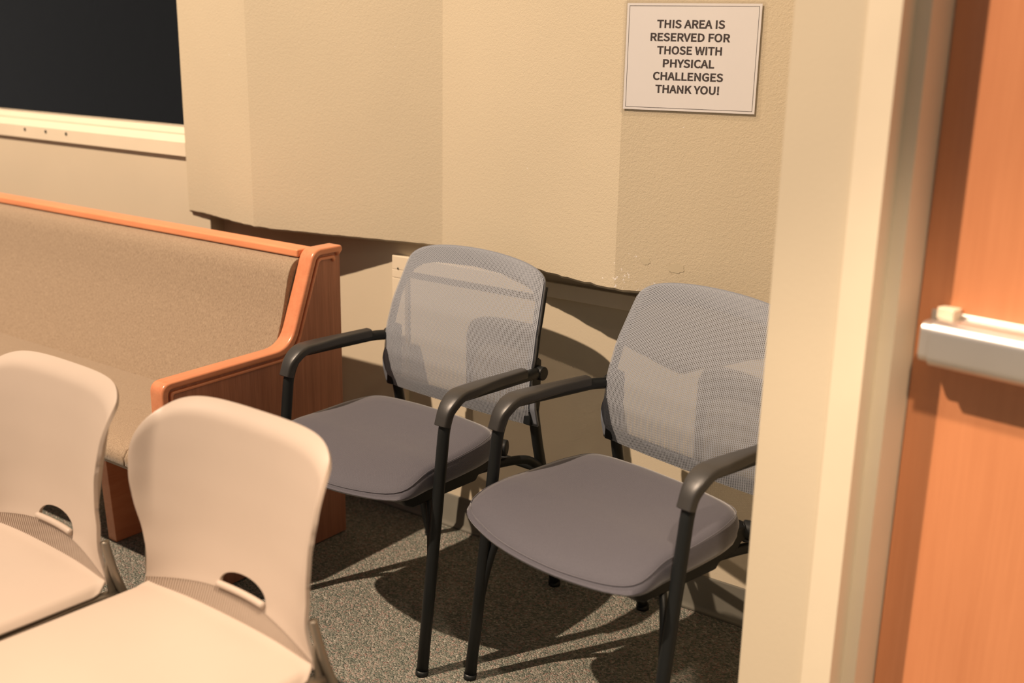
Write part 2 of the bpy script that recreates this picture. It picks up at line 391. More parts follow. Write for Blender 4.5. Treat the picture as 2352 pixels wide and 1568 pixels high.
# panic bar: end bracket, rail housing with end cap, touch pad
pb = empty('push_bar', (0, 0, 0)); pb.parent = dr; pb['label'] = 'satin metal push bar across the door'
yb = ND-0.062
def rr(y0, y1, z0, z1, r, n=6):
    P = []
    for cx, cy, a0 in ((y1-r, z1-r, 0), (y0+r, z1-r, 90), (y0+r, z0+r, 180), (y1-r, z0+r, 270)):
        for k in range(n+1):
            a = math.radians(a0+90*k/n); P.append((cx+r*math.cos(a), cy+r*math.sin(a)))
    return P
bm = bmesh.new(); prism(bm, rr(yb, ND-0.004, 0.981, 1.050, 0.018), 'x', 0.1125, 0.90)
link('bar_housing', bm, M['steel'], parent=pb, smooth=True, bevel=0.001, segs=1, label='brushed satin housing')
bm = bmesh.new(); prism(bm, rr(yb+0.010, ND-0.012, 0.984, 1.045, 0.014), 'x', 0.094, 0.1125)
link('end_cap', bm, M['steel'], parent=pb, bevel=0.002, segs=2)
link('mounting_plate', B(0.088, 0.93, ND-0.006, ND, 0.985, 1.056), M['steel'], parent=pb, bevel=0.002)
bm = bmesh.new(); box(bm, 0.103, 0.132, ND-0.022, ND-0.001, 1.047, 1.064); box(bm, 0.125, 0.132, ND-0.030, ND-0.020, 1.047, 1.064)
link('latch_bracket', bm, M['trim'], parent=pb, bevel=0.002)

# ================================================================== acoustic panel
ZB, PT = 0.856, 3.0
PP = [(-3.032, YL-0.001), (-3.024, 2.308), (-2.934, 2.302), (-2.605, 2.226), (-1.972, 2.372), (-1.302, 2.209), (-0.60, 2.371), (-0.56, 2.373)]
def panel():
    # plan outline of the front, subdivided so that the lower edge can be slightly uneven
    P = []
    for i in range(len(PP)-1):
        a, b = Vector(PP[i]), Vector(PP[i+1]); n = max(1, int((b-a).length/0.02))
        for k in range(n): P.append((a.lerp(b, k/n), k == 0 and 0 < i))
    P.append((Vector(PP[-1]), False))
    bm = bmesh.new(); cols = []
    rnd = random.Random(7)
    for p, fold in P:
        rough = 0.0022 if p.x > -1.75 else 0.0008
        zb = ZB + rnd.uniform(-1, 1)*rough + (0.002 if abs(p.x+2.605) < 0.05 else 0)
        cols.append([bm.verts.new((p.x, p.y + dy, z)) for z, dy in ((zb, 0.005), (zb+0.006, 0.0), (ZB+0.05, 0), (ZB+0.6, 0), (PT, 0))])
    for i in range(len(cols)-1):
        for j in range(4): bm.faces.new((cols[i][j], cols[i+1][j], cols[i+1][j+1], cols[i][j+1]))
    # underside and back
    back = [bm.verts.new((c[0].co.x, min(c[0].co.y+0.03, (YL-0.0005 if c[0].co.x < XC else YW-0.0005)) if c[0].co.x > XC else YL-0.0005, ZB+0.003)) for c in cols]
    bt = [bm.verts.new((b.co.x, b.co.y, PT)) for b in back]
    for i in range(len(cols)-1):
        bm.faces.new((cols[i][0], back[i], back[i+1], cols[i+1][0])); bm.faces.new((cols[i][4], cols[i+1][4], bt[i+1], bt[i]))
        bm.faces.new((back[i], bt[i], bt[i+1], back[i+1]))
    for i in (0, -1):
        c = cols[i]; vs = [c[0], c[1], c[2], c[3], c[4], bt[i], back[i]]; bm.faces.new(vs)
    return bm
ap = tag(link('acoustic_panel', panel(), M['stucco'], smooth=False), 'large folded beige textured acoustic panel with zigzag lower edge above the chairs', 'wall panel')
# smooth filler patches where the texture was repaired, low on the panel
u4 = Vector((0.682, 0.157, 0)).normalized()
def patch(t, z, w_, h_):
    c = Vector((-1.302, 2.209, 0)) + u4*t; bm = bmesh.new(); n = 22; vs = []; rnd = random.Random(int(t*1000))
    for k in range(n):
        a = 2*math.pi*k/n; s = rnd.uniform(0.82, 1.1)
        p = c + u4*(w_*s*math.cos(a)); vs.append(bm.verts.new((p.x+0.157*0.0004, p.y-0.0004, z+h_*s*math.sin(a))))
    bm.faces.new(vs); return bm
for t, z, w_, h_ in ((0.148, 0.926, 0.020, 0.013), (0.075, 0.935, 0.012, 0.008)):
    link('filler_patch', patch(t, z, w_, h_), M['panel_smooth'], parent=ap, solid=0.0003, offset=0.0, smooth=False, label='smooth repaired patch')

# ================================================================== laminated sign
GL = {'T':(0.21,[(-0.002,0.217),(-0.002,0.269),(0.211,0.269),(0.211,0.217),(0.134,0.217),(0.134,-0.013),(0.076,-0.013),(0.076,0.217)],[[0,2,1],[0,3,2],[7,3,0],[6,4,7],[4,3,7],[6,5,4]]),'H':(0.255,[(0.08,0.269),(0.08,0.162),(0.175,0.162),(0.175,0.269),(0.232,0.269),(0.232,-0.013),(0.175,-0.013),(0.175,0.109),(0.08,0.109),(0.08,-0.013),(0.023,-0.013),(0.023,0.269)],[[10,0,11],[10,1,0],[2,4,3],[2,5,4],[10,8,1],[8,2,1],[8,7,2],[7,5,2],[10,9,8],[6,5,7]]),'I':(0.103,[(0.08,0.269),(0.08,-0.013),(0.023,-0.013),(0.023,0.269)],[[2,0,3],[2,1,0]]),'S':(0.209,[(0.035,0.073),(0.058,0.053),(0.074,0.044),(0.09,0.038),(0.107,0.036),(0.126,0.039),(0.138,0.045),(0.145,0.054),(0.148,0.066),(0.146,0.077),(0.14,0.085),(0.129,0.092),(0.112,0.1),(0.076,0.116),(0.056,0.126),(0.037,0.142),(0.022,0.164),(0.016,0.193),(0.023,0.226),(0.043,0.252),(0.073,0.268),(0.109,0.274),(0.134,0.271),(0.157,0.264),(0.177,0.253),(0.202,0.231),(0.17,0.192),(0.149,0.209),(0.137,0.215),(0.124,0.219),(0.11,0.22),(0.094,0.218),(0.083,0.213),(0.077,0.205),(0.074,0.196),(0.077,0.185),(0.084,0.178),(0.095,0.17),(0.109,0.164),(0.146,0.148),(0.169,0.137),(0.188,0.12),(0.202,0.098),(0.206,0.068),(0.199,0.034),(0.179,0.007),(0.147,-0.011),(0.107,-0.017),(0.078,-0.014),(0.051,-0.006),(0.028,0.007),(-0.001,0.032)],[[20,22,21],[20,23,22],[19,23,20],[19,24,23],[19,25,24],[18,25,19],[18,30,25],[30,29,25],[29,28,25],[28,27,25],[27,26,25],[17,31,18],[31,30,18],[17,32,31],[17,33,32],[17,34,33],[17,35,34],[16,35,17],[16,36,35],[16,37,36],[16,38,37],[16,39,38],[15,39,16],[15,40,39],[14,40,15],[14,41,40],[13,41,14],[13,42,41],[12,42,13],[11,42,12],[11,43,42],[10,43,11],[9,43,10],[8,43,9],[51,1,0],[8,44,43],[7,44,8],[6,44,7],[51,2,1],[5,44,6],[51,3,2],[4,44,5],[51,4,3],[51,44,4],[51,45,44],[50,45,51],[49,45,50],[49,46,45],[48,46,49],[48,47,46]]),'A':(0.213,[(0.133,0.269),(0.229,-0.013),(0.168,-0.013),(0.143,0.066),(0.068,0.066),(0.043,-0.013),(-0.016,-0.013),(0.079,0.269),(0.12,0.14),(0.114,0.162),(0.107,0.183),(0.101,0.205),(0.097,0.218),(0.115,0.218),(0.111,0.205),(0.105,0.183),(0.098,0.161),(0.091,0.14),(0.084,0.116),(0.128,0.116)],[[6,12,7],[12,0,7],[12,13,0],[13,1,0],[6,11,12],[14,1,13],[6,15,11],[15,10,11],[15,10,14],[10,1,14],[9,1,10],[6,16,15],[8,1,9],[6,17,16],[19,1,8],[6,18,17],[6,4,18],[4,19,18],[4,3,19],[3,1,19],[6,5,4],[2,1,3]]),'R':(0.223,[(0.134,0.15),(0.149,0.157),(0.157,0.168),(0.16,0.185),(0.157,0.201),(0.149,0.21),(0.134,0.216),(0.11,0.218),(0.08,0.218),(0.08,0.147),(0.11,0.147),(0.08,0.096),(0.08,-0.013),(0.023,-0.013),(0.023,0.269),(0.116,0.269),(0.155,0.265),(0.188,0.251),(0.21,0.224),(0.218,0.185),(0.213,0.154),(0.199,0.129),(0.177,0.111),(0.166,0.106),(0.234,-0.013),(0.169,-0.013),(0.107,0.096)],[[13,8,14],[8,15,14],[8,16,15],[8,17,16],[8,18,17],[8,7,18],[7,6,18],[6,19,18],[13,9,8],[5,19,6],[4,19,5],[3,19,4],[3,20,19],[2,20,3],[1,20,2],[0,20,1],[0,21,20],[10,21,0],[13,11,9],[11,10,9],[11,21,10],[11,22,21],[11,23,22],[11,26,23],[26,24,23],[13,12,11],[25,24,26]]),'E':(0.207,[(0.196,0.269),(0.196,0.217),(0.08,0.217),(0.08,0.161),(0.177,0.161),(0.177,0.109),(0.08,0.109),(0.08,0.04),(0.199,0.04),(0.199,-0.013),(0.023,-0.013),(0.023,0.269)],[[10,2,11],[2,0,11],[2,1,0],[10,3,2],[10,6,3],[6,4,3],[6,5,4],[10,7,6],[10,8,7],[10,9,8]]),'V':(0.202,[(0.044,0.269),(0.088,0.121),(0.094,0.099),(0.1,0.079),(0.106,0.058),(0.11,0.045),(0.093,0.045),(0.097,0.058),(0.103,0.079),(0.109,0.099),(0.115,0.121),(0.159,0.269),(0.218,0.269),(0.129,-0.013),(0.073,-0.013),(-0.017,0.269)],[[14,0,15],[14,1,0],[10,12,11],[10,13,12],[14,2,1],[9,13,10],[14,3,2],[8,13,9],[14,7,3],[7,4,3],[7,4,8],[4,13,8],[14,6,7],[5,13,4],[14,5,6],[14,13,5]]),'D':(0.241,[(0.1,0.269),(0.156,0.26),(0.199,0.232),(0.224,0.188),(0.233,0.129),(0.225,0.071),(0.199,0.025),(0.157,-0.003),(0.102,-0.013),(0.023,-0.013),(0.023,0.269),(0.131,0.045),(0.155,0.062),(0.169,0.09),(0.174,0.129),(0.169,0.169),(0.155,0.196),(0.131,0.212),(0.096,0.218),(0.08,0.218),(0.08,0.039),(0.096,0.039)],[[9,19,10],[19,0,10],[19,1,0],[19,2,1],[19,18,2],[18,17,2],[17,3,2],[9,20,19],[16,3,17],[15,3,16],[15,4,3],[14,4,15],[14,5,4],[13,5,14],[12,5,13],[12,6,5],[11,6,12],[21,6,11],[9,21,20],[9,6,21],[9,7,6],[9,8,7]]),'F':(0.193,[(0.196,0.269),(0.196,0.217),(0.08,0.217),(0.08,0.155),(0.178,0.155),(0.178,0.103),(0.08,0.103),(0.08,-0.013),(0.023,-0.013),(0.023,0.269)],[[8,2,9],[2,0,9],[2,1,0],[8,3,2],[8,6,3],[6,4,3],[6,5,4],[8,7,6]]),'O':(0.26,[(0.016,0.189),(0.041,0.234),(0.08,0.264),(0.13,0.274),(0.179,0.264),(0.219,0.234),(0.243,0.189),(0.252,0.129),(0.243,0.07),(0.219,0.023),(0.18,-0.007),(0.13,-0.017),(0.08,-0.007),(0.041,0.023),(0.016,0.07),(0.008,0.129),(0.189,0.169),(0.175,0.197),(0.156,0.214),(0.13,0.22),(0.104,0.214),(0.085,0.197),(0.071,0.169),(0.066,0.129),(0.071,0.089),(0.085,0.06),(0.104,0.043),(0.13,0.037),(0.155,0.043),(0.175,0.06),(0.189,0.089),(0.194,0.129)],[[2,4,3],[1,4,2],[1,5,4],[0,20,1],[20,19,1],[19,5,1],[19,18,5],[18,6,5],[17,6,18],[0,21,20],[16,6,17],[0,22,21],[15,22,0],[16,7,6],[15,23,22],[31,7,16],[14,23,15],[31,8,7],[14,24,23],[30,8,31],[29,8,30],[14,25,24],[13,25,14],[29,9,8],[28,9,29],[13,26,25],[27,9,28],[13,27,26],[13,9,27],[13,10,9],[12,10,13],[12,11,10]]),'W':(0.308,[(0.053,0.269),(0.082,0.119),(0.086,0.098),(0.089,0.078),(0.093,0.057),(0.095,0.046),(0.076,0.046),(0.078,0.057),(0.083,0.078),(0.087,0.099),(0.092,0.12),(0.13,0.269),(0.179,0.269),(0.217,0.12),(0.222,0.099),(0.227,0.078),(0.231,0.057),(0.233,0.046),(0.215,0.046),(0.217,0.057),(0.22,0.078),(0.224,0.098),(0.227,0.119),(0.257,0.269),(0.313,0.269),(0.255,-0.013),(0.196,-0.013),(0.155,0.152),(0.152,0.167),(0.148,0.182),(0.145,0.196),(0.144,0.201),(0.163,0.201),(0.162,0.196),(0.159,0.181),(0.156,0.167),(0.152,0.152),(0.112,-0.013),(0.053,-0.013),(-0.006,0.269)],[[38,0,39],[38,1,0],[10,12,11],[10,31,12],[31,32,12],[32,13,12],[22,24,23],[22,25,24],[10,30,31],[33,13,32],[10,29,30],[34,13,33],[10,28,29],[35,13,34],[10,36,28],[36,27,28],[36,27,35],[27,13,35],[10,37,36],[26,13,27],[9,37,10],[26,14,13],[38,2,1],[21,25,22],[26,20,14],[20,15,14],[8,3,9],[3,37,9],[38,8,2],[8,3,2],[20,15,21],[15,25,21],[16,25,15],[38,7,8],[4,37,3],[26,19,20],[17,25,16],[38,6,7],[5,37,4],[26,18,19],[38,5,6],[38,37,5],[26,17,18],[26,25,17]]),'P':(0.222,[(0.109,0.269),(0.151,0.265),(0.186,0.25),(0.209,0.222),(0.217,0.181),(0.209,0.141),(0.186,0.111),(0.152,0.095),(0.111,0.09),(0.08,0.09),(0.08,-0.013),(0.023,-0.013),(0.023,0.269),(0.132,0.144),(0.148,0.151),(0.156,0.163),(0.16,0.181),(0.156,0.199),(0.148,0.209),(0.131,0.216),(0.104,0.218),(0.08,0.218),(0.08,0.141),(0.105,0.141)],[[11,21,12],[21,0,12],[21,1,0],[21,2,1],[21,3,2],[21,20,3],[20,19,3],[19,18,3],[18,4,3],[11,22,21],[17,4,18],[16,4,17],[16,5,4],[15,5,16],[14,5,15],[13,5,14],[23,5,13],[11,23,22],[11,9,23],[9,5,23],[9,6,5],[9,7,6],[9,8,7],[11,10,9]]),'Y':(0.186,[(-0.02,0.269),(0.042,0.269),(0.079,0.189),(0.085,0.175),(0.091,0.161),(0.097,0.147),(0.1,0.14),(0.086,0.14),(0.089,0.147),(0.096,0.161),(0.102,0.175),(0.108,0.189),(0.145,0.269),(0.206,0.269),(0.121,0.097),(0.121,-0.013),(0.064,-0.013),(0.064,0.097)],[[17,1,0],[17,2,1],[11,13,12],[11,14,13],[17,3,2],[10,14,11],[9,14,10],[17,4,3],[8,5,9],[5,14,9],[17,8,4],[8,5,4],[17,7,8],[6,14,5],[17,6,7],[17,14,6],[16,14,17],[16,15,14]]),'C':(0.223,[(0.017,0.188),(0.043,0.234),(0.084,0.264),(0.134,0.274),(0.159,0.271),(0.181,0.263),(0.199,0.252),(0.222,0.231),(0.188,0.191),(0.169,0.208),(0.158,0.215),(0.147,0.219),(0.135,0.22),(0.107,0.214),(0.086,0.197),(0.072,0.169),(0.066,0.129),(0.071,0.089),(0.085,0.06),(0.106,0.043),(0.134,0.036),(0.148,0.038),(0.161,0.043),(0.172,0.05),(0.194,0.071),(0.228,0.031),(0.202,0.007),(0.182,-0.006),(0.158,-0.014),(0.131,-0.017),(0.082,-0.007),(0.043,0.022),(0.017,0.068),(0.008,0.128)],[[2,4,3],[2,5,4],[1,5,2],[1,6,5],[1,7,6],[0,13,1],[13,12,1],[12,7,1],[12,11,7],[11,10,7],[10,9,7],[9,8,7],[0,14,13],[0,15,14],[33,15,0],[33,16,15],[33,17,16],[32,17,33],[32,18,17],[23,25,24],[31,18,32],[31,19,18],[22,25,23],[21,25,22],[31,20,19],[20,25,21],[31,25,20],[31,26,25],[30,26,31],[30,27,26],[30,28,27],[29,28,30]]),'L':(0.191,[(0.08,0.269),(0.08,0.04),(0.192,0.04),(0.192,-0.013),(0.023,-0.013),(0.023,0.269)],[[4,0,5],[4,1,0],[4,2,1],[4,3,2]]),'N':(0.253,[(0.075,0.269),(0.173,0.101),(0.197,0.055),(0.178,0.055),(0.177,0.061),(0.176,0.081),(0.175,0.102),(0.174,0.123),(0.174,0.269),(0.23,0.269),(0.23,-0.013),(0.177,-0.013),(0.08,0.156),(0.056,0.202),(0.075,0.202),(0.076,0.196),(0.077,0.176),(0.078,0.155),(0.078,0.135),(0.078,-0.013),(0.023,-0.013),(0.023,0.269)],[[20,13,21],[13,0,21],[13,14,0],[14,1,0],[7,9,8],[7,10,9],[20,17,13],[17,12,13],[15,1,14],[16,1,15],[17,12,16],[12,1,16],[11,1,12],[20,18,17],[20,19,18],[6,10,7],[5,2,6],[2,10,6],[11,5,1],[5,2,1],[11,4,5],[11,3,4],[11,2,3],[11,10,2]]),'G':(0.241,[(0.017,0.188),(0.044,0.234),(0.086,0.264),(0.137,0.274),(0.165,0.271),(0.188,0.263),(0.207,0.251),(0.229,0.231),(0.196,0.191),(0.176,0.208),(0.166,0.214),(0.154,0.219),(0.14,0.22),(0.109,0.214),(0.087,0.197),(0.072,0.169),(0.066,0.129),(0.071,0.089),(0.086,0.06),(0.108,0.043),(0.14,0.036),(0.151,0.037),(0.162,0.04),(0.171,0.044),(0.173,0.045),(0.173,0.094),(0.118,0.094),(0.118,0.146),(0.228,0.146),(0.228,0.019),(0.208,0.003),(0.187,-0.008),(0.163,-0.015),(0.136,-0.017),(0.085,-0.007),(0.043,0.022),(0.017,0.068),(0.008,0.128)],[[2,4,3],[2,5,4],[1,5,2],[1,6,5],[1,7,6],[0,13,1],[13,12,1],[12,7,1],[12,11,7],[11,10,7],[10,9,7],[9,8,7],[0,14,13],[0,15,14],[37,15,0],[37,16,15],[26,28,27],[26,25,28],[25,29,28],[37,17,16],[36,17,37],[24,29,25],[36,18,17],[35,18,36],[35,19,18],[23,29,24],[22,29,23],[35,20,19],[21,29,22],[20,29,21],[35,29,20],[34,29,35],[34,30,29],[34,31,30],[33,31,34],[33,32,31]]),'K':(0.226,[(0.08,0.269),(0.08,0.14),(0.062,0.14),(0.17,0.269),(0.239,0.269),(0.147,0.158),(0.247,-0.013),(0.181,-0.013),(0.11,0.112),(0.08,0.077),(0.08,-0.013),(0.023,-0.013),(0.023,0.269)],[[11,0,12],[11,2,0],[2,1,0],[2,4,3],[2,5,4],[2,8,5],[8,6,5],[11,9,2],[9,8,2],[7,6,8],[11,10,9]]),'U':(0.252,[(0.022,0.269),(0.079,0.269),(0.079,0.106),(0.083,0.07),(0.094,0.05),(0.108,0.04),(0.126,0.036),(0.145,0.04),(0.16,0.05),(0.17,0.07),(0.175,0.106),(0.175,0.269),(0.231,0.269),(0.231,0.105),(0.223,0.05),(0.201,0.011),(0.167,-0.011),(0.126,-0.017),(0.085,-0.011),(0.051,0.011),(0.029,0.05),(0.022,0.105)],[[21,1,0],[21,2,1],[10,12,11],[10,13,12],[9,13,10],[21,3,2],[20,3,21],[9,14,13],[8,14,9],[20,4,3],[7,14,8],[19,4,20],[19,5,4],[7,15,14],[6,15,7],[19,6,5],[19,15,6],[18,15,19],[18,16,15],[18,17,16]]),'!':(0.113,[(0.023,0.034),(0.031,0.046),(0.043,0.054),(0.056,0.057),(0.07,0.054),(0.082,0.046),(0.09,0.034),(0.092,0.02),(0.09,0.005),(0.082,-0.007),(0.07,-0.015),(0.056,-0.017),(0.043,-0.015),(0.031,-0.007),(0.023,0.005),(0.021,0.02),(0.028,0.275),(0.085,0.275),(0.084,0.226),(0.08,0.065),(0.033,0.065),(0.028,0.226)],[[21,17,16],[21,18,17],[21,19,18],[20,19,21],[2,4,3],[2,5,4],[1,5,2],[0,5,1],[0,6,5],[15,6,0],[15,7,6],[15,8,7],[14,8,15],[14,9,8],[13,9,14],[13,10,9],[12,10,13],[11,10,12]])}
sg = tag(empty('wall_sign', (-1.302+u4.x*0.1535, 2.209+u4.y*0.1535, 1.3995), math.atan2(u4.y, u4.x)), 'laminated white paper sign reserving the area, on the textured panel', 'sign')
W2, Z0, Z1 = 0.1500, -0.1150, 0.1163
bm = bmesh.new(); prism(bm, rr(-W2-0.008, W2+0.008, Z0-0.009, Z1+0.006, 0.007), 'y', -0.0044, -0.0014)
link('laminate', bm, M['film'], parent=sg, smooth=False, label='clear glossy film')
link('paper', B(-W2, W2, -0.0034, -0.0026, Z0, Z1), M['paper'], parent=sg, smooth=False)
bm = bmesh.new(); e, lw = 0.0052, 0.0008
x0, x1, z0, z1 = -W2+e, W2-e, Z0+e, Z1-e
for a in ((x0, x1, z0, z0+lw), (x0, x1, z1-lw, z1), (x0, x0+lw, z0, z1), (x1-lw, x1, z0, z1)): box(bm, a[0], a[1], -0.0037, -0.0033, a[2], a[3])
link('border_line', bm, M['ink'], parent=sg, smooth=False)
lines = [('THIS AREA IS', .507), ('RESERVED FOR', .598), ('THOSE WITH', .487), ('PHYSICAL', .388), ('CHALLENGES', .53), ('THANK YOU!', .485)]
cap = 0.0172
for i, (txt, wf) in enumerate(lines):
    zc = Z1 - (Z1-Z0)*(0.1875+0.1212*i); pen = 0.0; items = []
    for ch in txt:
        if ch == ' ': pen += 0.088; continue
        adv, vs, fs = GL[ch]; xs = [v[0] for v in vs]
        items.append((pen, vs, fs)); last = pen+max(xs); first = items[0][0]+min(v[0] for v in items[0][1]); pen += adv
    width = last-first; tw = wf*2*W2; sx = tw/width; sz = cap/0.273
    bm = bmesh.new()
    for pen0, vs, fs in items:
        V = [bm.verts.new((-0.0035-tw/2+(pen0+v[0]-first)*sx, -0.0036, zc-cap/2+v[1]*sz)) for v in vs]
        for f in fs:
            try: bm.faces.new([V[k] for k in f])
            except ValueError: pass
    link('lettering', bm, M['ink'], parent=sg, smooth=False)

# ================================================================== pew
pw = tag(empty('church_pew', (-2.175, 1.84, 0)), 'long wooden pew with tan fabric cushions under the dark window', 'pew')
def plink(name, bm, mat, parent=pw, **k):
    o = link(name, bm, mat, **k); o.parent = parent
    o.matrix_parent_inverse = Matrix.Translation(-pw.location) if parent == pw else Matrix.Identity(4)
    if parent != pw: o.matrix_parent_inverse = parent.matrix_parent_inverse.inverted() @ Matrix.Translation(-pw.location) if False else Matrix.Identity(4)
    return o
PL = -6.2
# seat cushion profile (y,z)
sp = [(1.90, 0.395), (1.495, 0.392), (1.462, 0.400), (1.446, 0.418), (1.444, 0.438), (1.455, 0.456), (1.485, 0.466), (1.56, 0.468), (1.70, 0.457), (1.85, 0.443), (1.90, 0.441)]
bm = bmesh.new(); prism(bm, sp, 'x', PL, -2.203)
prism(bm, [(1.527, 0.392)]+sp[1:7]+[(1.527, 0.467)], 'x', -2.2029, -2.152)
plink('seat_cushion', bm, M['pewcloth'], bevel=0.006, segs=2, angle=50)
# back cushion
bp = [(1.868, 0.440), (1.918, 0.56), (1.962, 0.68), (1.984, 0.765), (1.998, 0.812), (2.020, 0.838), (2.060, 0.848), (2.085, 0.80), (1.95, 0.44)]
fr = catmull([(0, *p) for p in bp[:7]], 5); pts = [(p.y, p.z) for p in fr]+bp[7:]
bm = bmesh.new(); prism(bm, pts[::-1], 'x', PL, -2.203)
plink('back_cushion', bm, M['pewcloth'], angle=60, bevel=0.002)
plink('top_rail', B(PL, -2.203, 2.030, 2.092, 0.846, 0.868), M['rail'], bevel=0.005, label='orange wood cap rail')
plink('seat_board', B(PL, -2.203, 1.50, 1.93, 0.378, 0.394), M['veneer'], bevel=0.002)
plink('back_board', B(PL, -2.203, 0, 0.014, 0, 0.44, mtx=Matrix.Translation((0, 1.945, 0.42)) @ Matrix.Rotation(math.radians(-18.5), 4, 'X')), M['veneer'], smooth=False)
for x in (-2.645, -4.2, -5.7):
    bm = bmesh.new(); prism(bm, [(1.678, 0.0), (2.0, 0.0), (1.97, 0.378), (1.66, 0.378)], 'x', x-0.019, x+0.019)
    plink('support_panel', bm, M['wood'], bevel=0.002)
# end panel
raw = [(1.530, 0.0), (1.530, 0.613), (1.945, 0.617), (2.043, 0.872), (2.152, 0.872), (2.152, 0.0)]
def rounded(raw, rad):
    P = [Vector((0, *p)) for p in raw]; f = fillet(P, rad, 7); return [(p.y, p.z) for p in f]
out = rounded(raw, [0, 0.028, 0.055, 0.028, 0.010, 0])
inn = out[::-1]                                  # counter-clockwise in (y,z)
def loop_strip(bm, outer, inner, x0, x1, skip=()):
    n = len(outer)
    vo0 = [bm.verts.new((x0, *p)) for p in outer]; vo1 = [bm.verts.new((x1, *p)) for p in outer]
    vi0 = [bm.verts.new((x0, *p)) for p in inner]; vi1 = [bm.verts.new((x1, *p)) for p in inner]
    for i in range(n):
        j = (i+1) % n
        if i in skip: continue
        bm.faces.new((vo0[i], vo0[j], vo1[j], vo1[i])); bm.faces.new((vi0[i], vi1[i], vi1[j], vi0[j]))
        bm.faces.new((vo1[i], vo1[j], vi1[j], vi1[i])); bm.faces.new((vo0[i], vi0[i], vi0[j], vo0[j]))
def outline(d, k):
    c = [tuple(v) for v in offset_poly(raw[::-1], d)][::-1]
    return rounded(c, [0, 0.028*k, 0.055, 0.028*k, 0.010, 0])[::-1]
ccw = inn
NO = len(ccw); SK = (0, NO-1)            # ccw runs from the back foot up: skip the back and the bottom edge
o1 = outline(0.019, 0.6); o2 = outline(0.026, 0.4); o3 = outline(0.034, 0.3)
bm = bmesh.new(); prism(bm, outline(0.004, 0.9), 'x', -2.198, -2.160)
ep = plink('end_panel', bm, M['veneer'], smooth=False, label='brown grained end panel')
bm = bmesh.new(); loop_strip(bm, ccw, o1, -2.202, -2.150, SK)
k = link('edge_molding', bm, M['wood'], bevel=0.007, segs=4, label='orange wood edging'); k.parent = ep
bm = bmesh.new(); loop_strip(bm, o2, o3, -2.162, -2.153, SK)
k = link('bead_molding', bm, M['wood'], bevel=0.003, segs=3, label='thin orange bead'); k.parent = ep

# ================================================================== guest chairs with mesh backs
def seat_outline(n=88, inset=0.0):
    P = [(-0.246, -0.035), (-0.13, -0.080), (0.0, -0.094), (0.13, -0.080), (0.246, -0.035), (0.252, 0.06), (0.250, 0.16), (0.238, 0.26), (0.205, 0.325), (0.10, 0.345), (0.0, 0.348), (-0.10, 0.345), (-0.205, 0.325), (-0.238, 0.26), (-0.250, 0.16), (-0.252, 0.06)]
    P3 = [Vector((p[0], p[1], 0)) for p in P]; out = []
    m = len(P3); s = 6
    for i in range(m):
        p0, p1, p2, p3 = P3[i-1], P3[i], P3[(i+1) % m], P3[(i+2) % m]
        for k in range(s):
            t = k/s; out.append(0.5*((2*p1)+(p2-p0)*t+(2*p0-5*p1+4*p2-p3)*t*t+(3*p1-p0-3*p2+p3)*t**3))
    return out
def cushion():
    O = seat_outline(); c = Vector((0, 0.13, 0)); bm = bmesh.new()
    def ztop(p):
        z = 0.492 + 0.012*ss(p.y, 0.1, 0.33) - 0.030*(1-ss(p.y, -0.10, 0.09))
        return z
    layers = [(0.955, 'b', 0.0), (0.985, 'b', 0.0), (1.0, 's', 0.30), (1.0, 's', 0.62), (0.985, 's', 0.86), (0.955, 't', 0.002), (0.90, 't', 0.0), (0.75, 't', 0.001), (0.5, 't', -0.002), (0.25, 't', -0.004)]
    R = []
    for s, kind, h in layers:
        ring = []
        for p in O:
            q = c + (p-c)*s; zt = ztop(q)-0.004
            front = 1-ss(q.y, -0.08, 0.03)
            zb = 0.438 - 0.006*front
            if kind == 'b': z = zb + (0.004 if s > 0.97 else 0)
            elif kind == 's': z = zb + (zt-zb)*h
            else: z = zt + 0.004 + (0.004*(1-((q-c).length/0.3)**2)) + h
            if kind == 't' and s > 0.93: z -= 0.004
            fk = 1-ss(q.y, -0.085, 0.045)
            if kind == 't': z -= fk*(0.013 if s > 0.93 else 0.006 if s > 0.85 else 0.001)
            if kind == 's' and h > 0.5: z -= fk*0.014
            ring.append(bm.verts.new((q.x, q.y, z)))
        R.append(ring)
    n = len(O)
    for a, b in zip(R, R[1:]):
        for k in range(n): bm.faces.new((a[k], a[(k+1) % n], b[(k+1) % n], b[k]))
    bm.faces.new(R[0][::-1]); v = bm.verts.new((c.x, c.y, 0.492)); 
    for k in range(n): bm.faces.new((R[-1][k], R[-1][(k+1) % n], v))
    return bm
def back_y(z):      # depth profile of the backrest
    pts = [(0.50, 0.404), (0.55, 0.390), (0.60, 0.387), (0.66, 0.395), (0.74, 0.416), (0.82, 0.449), (0.87, 0.470), (0.915, 0.488)]
    for (a, ya), (b, yb_) in zip(pts, pts[1:]):
        if z <= b or b == 0.915: t = (z-a)/(b-a); return ya+(yb_-ya)*t
def back_w(z):      # half width
    pts = [(0.50, 0.249), (0.54, 0.253), (0.60, 0.257), (0.68, 0.258), (0.76, 0.251), (0.84, 0.238), (0.915, 0.226)]
    for (a, ya), (b, yb_) in zip(pts, pts[1:]):
        if z <= b or b == 0.915: t = max(0, (z-a)/(b-a)); return ya+(yb_-ya)*t
def back_top(u):
    return 0.842 + (0.908-0.842)*(1-abs(u)**9)**(1/3.0)*(1-0.42*abs(u)**2.2) if abs(u) < 1 else 0.842
